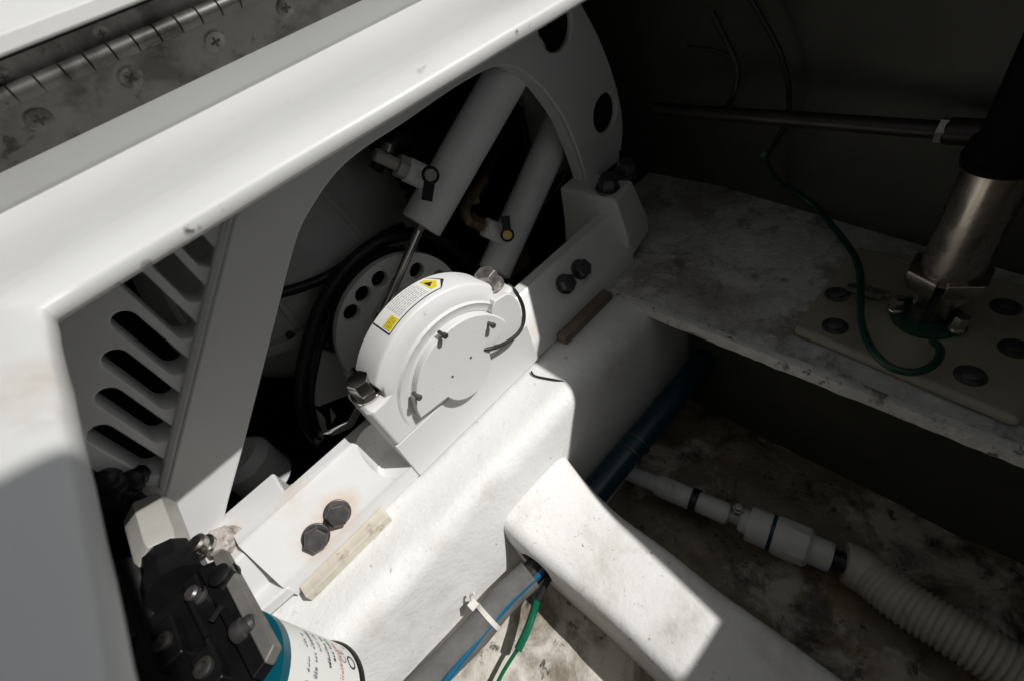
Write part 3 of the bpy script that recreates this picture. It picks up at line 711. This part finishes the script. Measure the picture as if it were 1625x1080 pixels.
m = MB(); m.loft([[(-0.246, 0.402, z), (-0.228, 0.412, z), (-0.236, 0.60, z), (-0.254, 0.60, z)] for z in (-0.582, -0.5635)]); m.build('side_flange', 'flange_edge', P, bevel=0.003)
for p, r_, l, mt_ in (((326, 868), 0.014, 0.02, 'steel'), ((362, 918), 0.015, 0.02, 'black_plastic'), ((316, 945), 0.010, 0.016, 'bolt_steel'), ((290, 905), 0.009, 0.016, 'bolt_steel')):
    q = hz(p, -0.575); m = MB(); m.lathe(q, (0, 0, 1), [(0, r_ * 1.3), (l * .3, r_ * 1.3), (l * .35, r_), (l, r_), (l + .003, r_ * .7)], 20); m.build('pump_bolt', mt_, P)
for p, q in (((352, 935), (372, 905)), ((335, 985), (352, 960)), ((300, 950), (330, 1010)), ((330, 1015), (352, 1060))):
    a, b_ = hz(p, -0.565), hz(q, -0.565); m = MB(); m.tube([a, (a + b_) / 2, b_], 0.0045, 8, 2); m.build('rib', 'black_plastic', P)
a = hz((372, 1008), -0.565); m = MB(); m.lathe(a, (0.93, -0.15, 0.0), [(0, 0.012), (0.004, 0.0145), (0.014, 0.0145), (0.016, 0.0115), (0.024, 0.0115), (0.028, 0.008)], 22); m.build('plug', 'bolt_steel', P)
m = MB(); m.lathe((-0.306, 0.665, -0.560), (0, 1, 0), [(0, 0.032), (0.012, 0.036), (0.105, 0.036), (0.115, 0.030)], 6, ph=0.0, up=(0, 0, 1)); m.build('hex_fitting', 'beige_plastic', P, bevel=0.002)
m = MB(); m.lathe((-0.306, 0.60, -0.566), (0, 1, 0), [(0, 0.040), (0.03, 0.040), (0.032, 0.036), (0.066, 0.034)], 10); m.build('fitting_collar', 'black_plastic', P)
m = MB(); m.lathe((-0.303, 0.785, -0.555), (0, 1, 0), [(0, 0.022), (0.02, 0.022), (0.024, 0.014)], 20); m.build('fitting_tip', 'beige_plastic', P)
m = MB(); m.box((-0.50, 0.45, -0.80), (-0.40, 0.62, -0.62)); m.build('motor_housing', 'black_plastic', P, bevel=0.02, seg=4)
m = MB(); m.cyl((-0.39, 0.60, -0.60), (-0.39, 0.74, -0.58), 0.03, 24, 0.004); m.build('port_tube', 'black_plastic', P)
for lo_, hi_ in (((-0.352, 0.50, -0.58), (-0.318, 0.565, -0.556)), ((-0.318, 0.43, -0.58), (-0.288, 0.485, -0.560)), ((-0.372, 0.42, -0.58), (-0.335, 0.47, -0.566)), ((-0.300, 0.565, -0.58), (-0.278, 0.60, -0.562))):
    m = MB(); m.box(lo_, hi_); m.build('valve_boss', 'black_plastic', P, bevel=0.004)
for c_ in ((-0.335, 0.532, -0.557), (-0.303, 0.458, -0.561), (-0.353, 0.445, -0.567)):
    m = MB(); m.lathe(c_, (0, 0, 1), [(0, 0.012), (0.006, 0.012), (0.008, 0.009), (0.008, 0.006), (0.004, 0.005)], 18); m.build('valve_plug', 'worn_edge', P)
# black plug cluster behind the fitting
m = MB()
for k in range(7):
    q = hy((168 + 14 * (k % 4) + 6 * (k // 4), 762 + 16 * (k // 4) + 5 * (k % 3)), 0.80)
    m.lathe(q, (0.2 * math.sin(k), -1, 0.6), [(-0.04, 0.018), (0.01, 0.018), (0.014, 0.012)], 14)
m.tube([hy((190, 800), 0.8), hy((215, 790), 0.79), hy((228, 812), 0.77), hy((215, 850), 0.76)], 0.012, 10)
tag(m.build('connector_cluster', 'black_plastic'), 'bunch of black plugs below the slotted web of the gyro frame', 'connectors')
m = MB(); m.loft([[(-0.52, 0.70, z), (-0.36, 0.70, z), (-0.36, 0.84, z), (-0.52, 0.84, z)] for z in (-0.85, -0.70)])
tag(m.build('side_ledge', 'dim_paint', bevel=0.008, origin=W((-.44, .77, -.85))), 'grey painted block behind the black pump at the left edge', 'block')

FX, FY, FR = -0.312, 0.452, 0.083
F = thing('oil_filter', (FX, FY, -0.805), 'white spin-on filter canister with blue band and printed text below the pump', 'filter')
m = MB(); m.lathe((FX, FY, -0.800), (0, 0, 1), [(0, FR - .006), (0.006, FR), (0.198, FR), (0.202, FR - .004)], 56); m.build('canister', 'paper', F)
m = MB(); m.lathe((FX, FY, -0.808), (0, 0, 1), [(0, FR + .000), (0.004, FR + .004), (0.008, FR + .002)], 56); m.build('base_rim', 'black_rubber', F)
m = MB(); m.lathe((FX, FY, -0.613), (0, 0, 1), [(0, FR + .0008), (0.0155, FR + .0008), (0.0165, FR - .02)], 56, False, True); m.build('blue_band', 'blue_paint', F)
def wrap_text(txt, ang, z, size, mt_, rot=0):
    cu = bpy.data.curves.new('txt', 'FONT'); cu.body = txt; cu.size = size; cu.align_x = 'CENTER'
    o = bpy.data.objects.new('txt', cu); COL.objects.link(o)
    me = bpy.data.meshes.new_from_object(o.evaluated_get(bpy.context.evaluated_depsgraph_get()))
    bpy.data.objects.remove(o); bpy.data.curves.remove(cu)
    org = parent_origin(F)
    for v in me.vertices:
        u, w = v.co.x, v.co.y
        if rot: u, w = -w, u
        a = R(ang) + u / FR
        v.co = W((FX + (FR + .0007) * math.cos(a), FY + (FR + .0007) * math.sin(a), z + w)) - org
    me.update(); return link('print', me, mt_, F, smooth=False)
wrap_text('O', -10, -0.786, 0.030, 'print'); wrap_text('-', 10, -0.783, 0.03, 'grey_print')
wrap_text('22', -36, -0.775, 0.022, 'grey_print'); wrap_text('CE', -6, -0.760, 0.020, 'grey_print')
def wrap_strokes(z, a_0, a_1, h, mt_):
    m = MB(); a = a_1
    f = lambda an, zz: (FX + (FR + .0007) * math.cos(R(an)), FY + (FR + .0007) * math.sin(R(an)), zz)
    while a > a_0:
        l = random.uniform(1.2, 3.4)
        if random.random() < .8:
            k = random.choice((0, 0, h * .5)); m.face([m.bm.verts.new(f(*q)) for q in ((a, z), (a - l, z), (a - l, z + h * .45 + k * .4), (a, z + h * .45 + k * .4))])
            if random.random() < .5: m.face([m.bm.verts.new(f(*q)) for q in ((a, z + h * .7), (a - .9, z + h * .7), (a - .9, z + h), (a, z + h))])
        a -= l + random.uniform(0.5, 1.2)
    return m.build('fine_print', mt_, F, smooth=False)
for z, a_0, a_1, h, mt_ in ((-0.745, -30, 10, 0.011, 'pink_print'), (-0.727, -16, 12, 0.008, 'print'), (-0.711, -28, 12, 0.008, 'print'), (-0.692, -10, 12, 0.007, 'grey_print'), (-0.675, -34, 12, 0.010, 'grey_print'), (-0.656, -40, 4, 0.007, 'grey_print')):
    wrap_strokes(z, a_0, a_1, h, mt_)

# ================================================================== HOSES OF THE LEFT BILGE
m = MB(); hpth = [hz(p, -1.06) for p in ((842, 910), (797, 952), (757, 1000), (700, 1058), (640, 1120), (560, 1200))]
m.tube(hpth, 0.031, 24)
H = tag(m.build('foam_hose', 'foam'), 'grey foam covered hose leaving a hole in the cross stringer', 'hose')
m = MB(); q = hz((846, 912), -1.06); d = (hpth[0] - hpth[1]).normalized(); m.lathe(hpth[0] - d * .005, d, [(0, 0.026), (0.07, 0.026)], 24); m.build('inner_hose', 'black_rubber', H)
m = MB(); tp = hz((757, 988), -1.06); d2 = (hpth[1] - hpth[2]).normalized()
tc = (hpth[1] * .45 + hpth[2] * .55)
m.lathe(tc - d2 * .005, d2, [(0, 0.0312), (0, 0.0335), (0.010, 0.0335), (0.010, 0.0312)], 32); 
m.obox(tc + Vector((-.005, 0.028, 0.032)), (0.009, 0, 0), (0, 0.007, 0.004), (0, -.003, 0.010)); m.tube([tc + Vector((-.005, .03, .035)), tc + Vector((0.004, .036, .055)), tc + Vector((0.012, .03, .062))], 0.003, 6, 4)
m.build('cable_tie', 'tie', H)
off = Vector((0.02, -0.036, 0.012))
m = MB(); m.tube([hz(p, -1.05) + Vector((0, 0, 0.004)) for p in ((870, 896), (856, 912), (811, 955), (773, 999), (735, 1046), (704, 1087), (656, 1158))], 0.0075, 12)
tag(m.build('blue_tube', 'blue_tube'), 'blue tube strapped along the foam covered hose', 'tube')
m = MB(); m.tube([hz((880, 900), -1.05), hz((868, 922), -1.065), hz((853, 952), -1.075)], 0.007, 10)
tag(m.build('black_sleeve_wire', 'black_rubber'), 'short black wire coming out of the hose hole', 'wire')
m = MB(); m.tube([hz(p, z) for p, z in (((852, 950), -1.075), ((846, 972), -1.085), ((836, 1000), -1.09), ((822, 1030), -1.10))], 0.0085, 10); 
m.tube([hz(p, z) for p, z in (((824, 1026), -1.10), ((808, 1050), -1.105), ((792, 1078), -1.11), ((775, 1120), -1.11))], 0.004, 10)
tag(m.build('green_wire', 'green'), 'green bonding wire with thick sleeve hanging near the foam hose', 'wire')
c = MB(); c.cyl((0.02, 0.415, -1.055), (0.155, 0.415, -1.055), 0.042, 28); cut(cs, c)
m = MB(); m.cyl((0.152, 0.415, -1.055), (0.158, 0.415, -1.055), 0.042, 28); m.build('hose_hole', 'hole', bpy.data.objects['cross_stringer'])

# ================================================================== RIGHT BILGE PLUMBING
m = MB(); m.tube([(0.30, 0.435, -1.09), (0.45, 0.432, -1.085), (0.62, 0.428, -1.08), (0.80, 0.43, -1.08), (0.98, 0.45, -1.09)], 0.034, 20)
B = tag(m.build('blue_hose', 'blue_hose'), 'dark blue hose lying along the foot of the stringer', 'hose')
for p in ((1060, 640), (1010, 697), (995, 712)):
    q = hz(p, -1.06); m = MB(); m.lathe((q.x, 0.43, -1.085), (1, 0.0, 0), [(0, 0.0345), (0, 0.0365), (0.006, 0.0365), (0.006, 0.0345)], 28); m.build('clamp', 'bolt_steel', B)
def pp(t): return Vector((0.452 + (0.55 - 0.452) * t, 0.452 - 0.475 * t, -1.235))
V = thing('drain_line', (0.5, 0.2, -1.32), 'grey plastic pipe fittings with valve joining the blue hose to the ribbed hose', 'pipe')
A, Bp = pp(0), pp(1); d = (Bp - A).normalized(); Lp = (Bp - A).length
def seg(name, t0, t1, prof, mt_='pvc', n=28):
    m = MB(); l = (t1 - t0) * Lp; m.lathe(A + d * Lp * t0, d, [(a * l, r_) for a, r_ in prof], n); return m.build(name, mt_, V)
seg('pipe', -0.05, 0.22, [(0, 0.022), (1, 0.022)])
seg('elbow_socket', 0.16, 0.36, [(0, 0.026), (.1, 0.029), (.9, 0.029), (1, 0.026)])
seg('clamp_ring', 0.35, 0.385, [(0, 0.031), (1, 0.031)], 'black_rubber')
seg('coupling', 0.385, 0.54, [(0, 0.026), (.9, 0.028), (1, 0.024)])
seg('nipple', 0.54, 0.60, [(0, 0.017), (1, 0.017)], 'beige_plastic')
seg('union_collar', 0.59, 0.63, [(0, 0.024), (.3, 0.030), (1, 0.030)])
seg('union_body', 0.63, 0.73, [(0, 0.040), (.1, 0.043), (1, 0.043)])
seg('blue_ring', 0.728, 0.745, [(0, 0.0435), (1, 0.0435)], 'blue_hose')
seg('union_nut', 0.745, 0.90, [(0, 0.044), (.1, 0.048), (.9, 0.046), (1, 0.040)], n=10)
seg('outlet_socket', 0.90, 0.985, [(0, 0.034), (.85, 0.034), (1, 0.031)])
seg('barb', 0.985, 1.06, [(0, 0.022), (1, 0.022)], 'black_rubber')
m = MB(); q = A + d * Lp * .57 + Vector((0.012, 0, 0.028)); m.cyl(A + d * Lp * .57, q, 0.008, 12); m.hexbolt(q, (0, 0, 1), 0.011, 0.014, 1.2); m.build('valve_screw', 'steel', V)
def even(P, step):
    P = smooth_path([Vector(p) for p in P], 24); out = [P[0]]; acc = 0.0
    for a_, b_ in zip(P, P[1:]):
        l = (b_ - a_).length; d_ = step - acc
        while d_ <= l:
            out.append(a_.lerp(b_, d_ / l)); d_ += step
        acc = l - (d_ - step)
    return out
hose_pts = even([pp(1.035), pp(1.10), hz((1430, 952), -1.225), hz((1500, 996), -1.215), hz((1560, 1033), -1.21), hz((1640, 1085), -1.21), hz((1760, 1165), -1.21), hz((1900, 1262), -1.21)], 0.0018)
def rib_r(t, i):
    if i < 3: return 0.90
    if i < 26: return 0.97
    return 0.89 + 0.11 * (0.5 + 0.5 * math.cos(i * 2 * math.pi / 6.0))
m = MB(); m.tube(hose_pts, 0.0475, 30, 1, rf=rib_r)
tag(m.build('ribbed_hose', 'ribbed', sharp=85), 'cream ribbed hose running to the lower right corner', 'hose')
m = MB(); m.tube([hz(p, -1.30) for p in ((1130, 560), (1180, 610), (1230, 650), (1300, 665), (1400, 690))], 0.006, 8)
tag(m.build('bilge_wire', 'black_rubber'), 'black wire lying on the dirty bilge floor under the shelf', 'wire')

# ================================================================== POST ON ITS PAD
PZ = -0.793
K = thing('mounting_pad', (0.88, 0.05, -0.818), 'tan mounting pad with six bolts on the shelf', 'pad')
m = MB(); m.loft([[(0.712, -0.135, z), (1.04, -0.135, z), (1.04, 0.215, z), (0.745, 0.215, z)] for z in (-0.8165, PZ)]); m.build('plate', 'pad', K, bevel=0.014, seg=4)
for p in ((1328, 468), (1325, 518), (1540, 596), (1596, 488), (1610, 553), (1460, 450)):
    q = hz(p, PZ); m = MB(); m.lathe(q - Vector((0, 0, .001)), (0, 0, 1), [(0, 0.0225), (0.003, 0.0225), (0.0045, 0.0145), (0.010, 0.014), (0.012, 0.009)], 20); m.build('pad_bolt', 'bolt_steel', K)
q = hz((1470, 505), PZ)
T = thing('steel_post', (q.x, q.y, PZ), 'upright round steel post in a split clamp foot on the tan pad', 'post')
m = MB(); m.lathe((q.x, q.y, PZ + .001), (0, 0, 1), [(0, 0.055), (0.006, 0.055), (0.009, 0.046)], 36); m.build('base_flange', 'dark_green', T)
m = MB(); m.lathe((q.x, q.y, PZ + .11), (0, 0, 1), [(0, 0.0425), (0.21, 0.0425)], 40); m.build('tube', 'post_steel', T)
m = MB(); m.lathe((q.x, q.y, PZ + .315), (0, 0, 1), [(0, 0.048), (0.012, 0.050), (0.014, 0.046), (0.03, 0.047), (0.04, 0.039), (0.295, 0.039)], 40); m.build('upper_sleeve', 'soot', T)
tc_ = Vector((-q.x, -q.y, 0)).normalized(); sd_ = Vector((-tc_.y, tc_.x, 0))
for s_ in (-1, 1):
    m = MB(); rows = []
    for z, w0, w1, dp in ((0.006, .006, .030, .026), (0.035, .006, .027, .026), (0.06, .006, .034, .034), (0.085, .006, .046, .046), (0.105, .006, .055, .052), (0.120, .006, .053, .050)):
        o_ = Vector((q.x, q.y, PZ + z))
        rows.append([o_ + sd_ * s_ * w0 - tc_ * dp, o_ + sd_ * s_ * w0 + tc_ * dp, o_ + sd_ * s_ * w1 + tc_ * dp * .55, o_ + sd_ * s_ * w1 - tc_ * dp * .55])
    m.loft(rows); m.build('clamp_cheek', 'post_steel', T, bevel=0.003)
m = MB(); m.lathe((q.x, q.y, PZ + .012), (0, 0, 1), [(0, 0.024), (0.10, 0.024)], 24); m.build('neck', 'hole', T)
for o_, mt_ in ((sd_ * -0.048 + tc_ * .012, 'chrome'), (sd_ * 0.046 + tc_ * .02, 'steel')):
    m = MB(); m.hexbolt(Vector((q.x, q.y, PZ + .012)) + o_, (0, 0, 1), 0.0115, 0.03, 1.2); m.build('clamp_bolt', mt_, T)
m = MB(); m.tube([hz(p, z) for p, z in (((1212, 245), -0.58), ((1232, 285), -0.72), ((1290, 325), -0.79), ((1335, 375), -0.80), ((1362, 420), -0.79), ((1366, 470), -0.76), ((1368, 515), -0.75), ((1385, 555), -0.74), ((1415, 583), -0.74), ((1455, 590), -0.745), ((1485, 575), -0.75), ((1492, 555), -0.76), ((1480, 540), -0.765))], 0.0065, 10)
tag(m.build('bonding_wire', 'dark_green'), 'dark green bonding wire looping round the foot of the steel post', 'wire')
q2 = hz((1372, 462), -0.775); m = MB(); m.obox(q2, (0.006, 0, 0), (0, -0.03, 0), (0, 0, 0.006)); m.obox(q2 + Vector((0.01, -.02, 0)), (0.004, 0, 0), (0, -.02, 0), (0, 0, .004))
tag(m.build('wire_clip', 'steel'), 'small silver clip holding the green wire beside the post', 'clip')

# ================================================================== PIPE AND CABLES ON THE BULKHEAD
J = thing('steering_rod', (1.05, 0.2, -0.528), 'dark metal rod crossing in front of the bulkhead above the shelf', 'rod')
m = MB(); m.cyl((1.05, 0.72, -0.530), (1.05, 0.14, -0.527), 0.0155, 20); m.build('rod', 'dark_pipe', J)
m = MB(); m.cyl((1.05, 0.135, -0.527), (1.05, -0.30, -0.525), 0.022, 24, 0.003); m.build('coupler', 'dark_pipe', J)
m = MB(); m.lathe((1.05, 0.145, -0.527), (0, -1, 0), [(0, 0.0215), (0.014, 0.0215)], 6); m.build('lock_nut', 'steel', J)
m = MB(); m.tube([hx(p, 1.12) for p in ((1180, -20), (1215, 40), (1240, 90), (1252, 150), (1245, 200), (1215, 250))], 0.006, 8)
tag(m.build('hanging_cable', 'black_rubber'), 'black cable hanging down the dark bulkhead', 'cable')
m = MB(); m.tube([hx(p, 1.08) for p in ((1130, 20), (1150, 60), (1170, 110), (1160, 160), (1140, 185))], 0.007, 8); m.tube([hx(p, 1.08) for p in ((1090, 75), (1130, 80), (1165, 92))], 0.005, 8)
tag(m.build('cable_bundle', 'worn_edge'), 'tangle of dim cables in the dark corner right of the gyro arch', 'cables')
m = MB(); q = hz((1190, 262), -0.80); m.lathe(q, (0, 0, 1), [(0, 0.05), (0.03, 0.045), (0.12, 0.03), (0.2, 0.03)], 20); m.tube([q + Vector((0, 0, .15)), q + Vector((-.03, .06, .12)), q + Vector((-.06, .14, .03))], 0.012, 10)
tag(m.build('seacock', 'black_plastic'), 'dark valve standing at the back of the shelf in deep shade', 'valve')

# ================================================================== HINGE AND LID
YH = YR - 0.01
N_ = thing('piano_hinge', (0.0, YH, -0.03), 'long weathered steel piano hinge on the coaming', 'hinge')
m = MB(); z0, z1 = -0.1085 * YR * .99, -0.032 * KH
m.loft([[(x, ly(z0) + .002, z0), (x, ly(z0) - .001, z0), (x, ly(z1) - .001, z1), (x, ly(z1) + .002, z1)] for x in (-0.6, 1.6)]); m.build('lower_leaf', 'hinge_steel', N_)
yk = ly(-0.028) - 0.003; zk = -0.040 * ly(-0.028)
m = MB(); m.loft([[(x, yk + .009, zk - .004), (x, yk + .006, zk - .004), (x, yk - .009, -0.003), (x, yk - .006, -0.003)] for x in (-0.6, 1.6)]); m.build('upper_leaf', 'hinge_steel', N_)
j0, j1 = hy((65, 136), yk).x, hy((212, 68), yk).x; stp = (j1 - j0) / 4
k0 = MB(); k0.lathe((j0 + .0006, yk - .003, zk), (1, 0, 0), [(0, 0.0074), (0.0005, 0.008), (stp - .0017, 0.008), (stp - .0012, 0.0074)], 16)
kn0 = k0.build('knuckle', 'hinge_steel', N_); kn0['_o'] = 0
for i in range(-18, 46):
    if i == 0: continue
    c_ = kn0.copy(); COL.objects.link(c_); c_.location = (stp * i * S, 0, 0)
def screw(p0, nrm, r_):
    m = MB(); m.lathe(p0, nrm, [(0, r_ * 1.12), (0.0003, r_ * 1.12), (0.0002, r_), (0.0008, r_), (0.0012, r_ * .85), (0.0013, r_ * .3)], 24); s0 = m.build('screw', 'screw_steel', N_)
    n = Vector(nrm).normalized(); u = n.orthogonal().normalized(); u = (Matrix.Rotation(random.uniform(0, 1.5), 3, n) @ u); v = n.cross(u)
    m = MB(); m.obox(Vector(p0) + n * .0013, u * r_ * .5, v * r_ * .11, n * .0004); m.obox(Vector(p0) + n * .0014, v * r_ * .5, u * r_ * .11, n * .0004); m.build('cross_slot', 'hole', s0)
    return s0
ln = Vector((0, -1, -0.58)).normalized()
for p in ((62, 190), (207, 123), (341, 66), (453, 12)):
    q = hp(p, (0, ly(-0.06) - .0012, -0.06), ln); screw(q, ln, 0.0105)
for p in ((160, 52), (4, 121)):
    q = hp(p, (0, yk - .003, -0.013), Vector((0, -1, -0.62)).normalized()); screw(q, (0, -1, -.62), 0.007)
m = MB()
m.loft([[(x, yk - .005, -0.0015), (x, yk - .012, 0.000), (x, yk - .012, 0.0125), (x, yk - .002, 0.018), (x, yk + .09, 0.065), (x, yk + .4, 0.19), (x, yk + .4, 0.16), (x, yk + .1, 0.03), (x, yk + .03, -0.0025)] for x in (-0.6, 1.6)])
tag(m.build('hatch_lid', 'gelcoat', bevel=0.002, origin=W((0, yk, 0))), 'white hatch lid edge above the hinge in the upper left corner', 'hatch lid')

# ================================================================== SHADE PANEL, unseen, added to cast the shadow on the near left deck
HH = 1.0
ex, ey = OX0 + .03, 0.244
m = MB(); ox, oy = 0.60 * (HH - DZ), -0.73 * (HH - DZ)
m.loft([[(-2.2 + ox, ey - .02 + oy, z), (-.165 + ox, ey - .002 + oy, z), (ex + ox, ey + oy, z), (ex + ox, -1.6 + oy, z), (-2.2 + ox, -1.6 + oy, z)] for z in (HH, HH + .04)])
tag(m.build('shade_panel', 'gelcoat', bevel=0.008, origin=W((-1, -.5, HH))), 'white panel added out of view to shade the near left deck', 'shade panel')

for o in SC.objects:
    if '_o' in o: del o['_o']
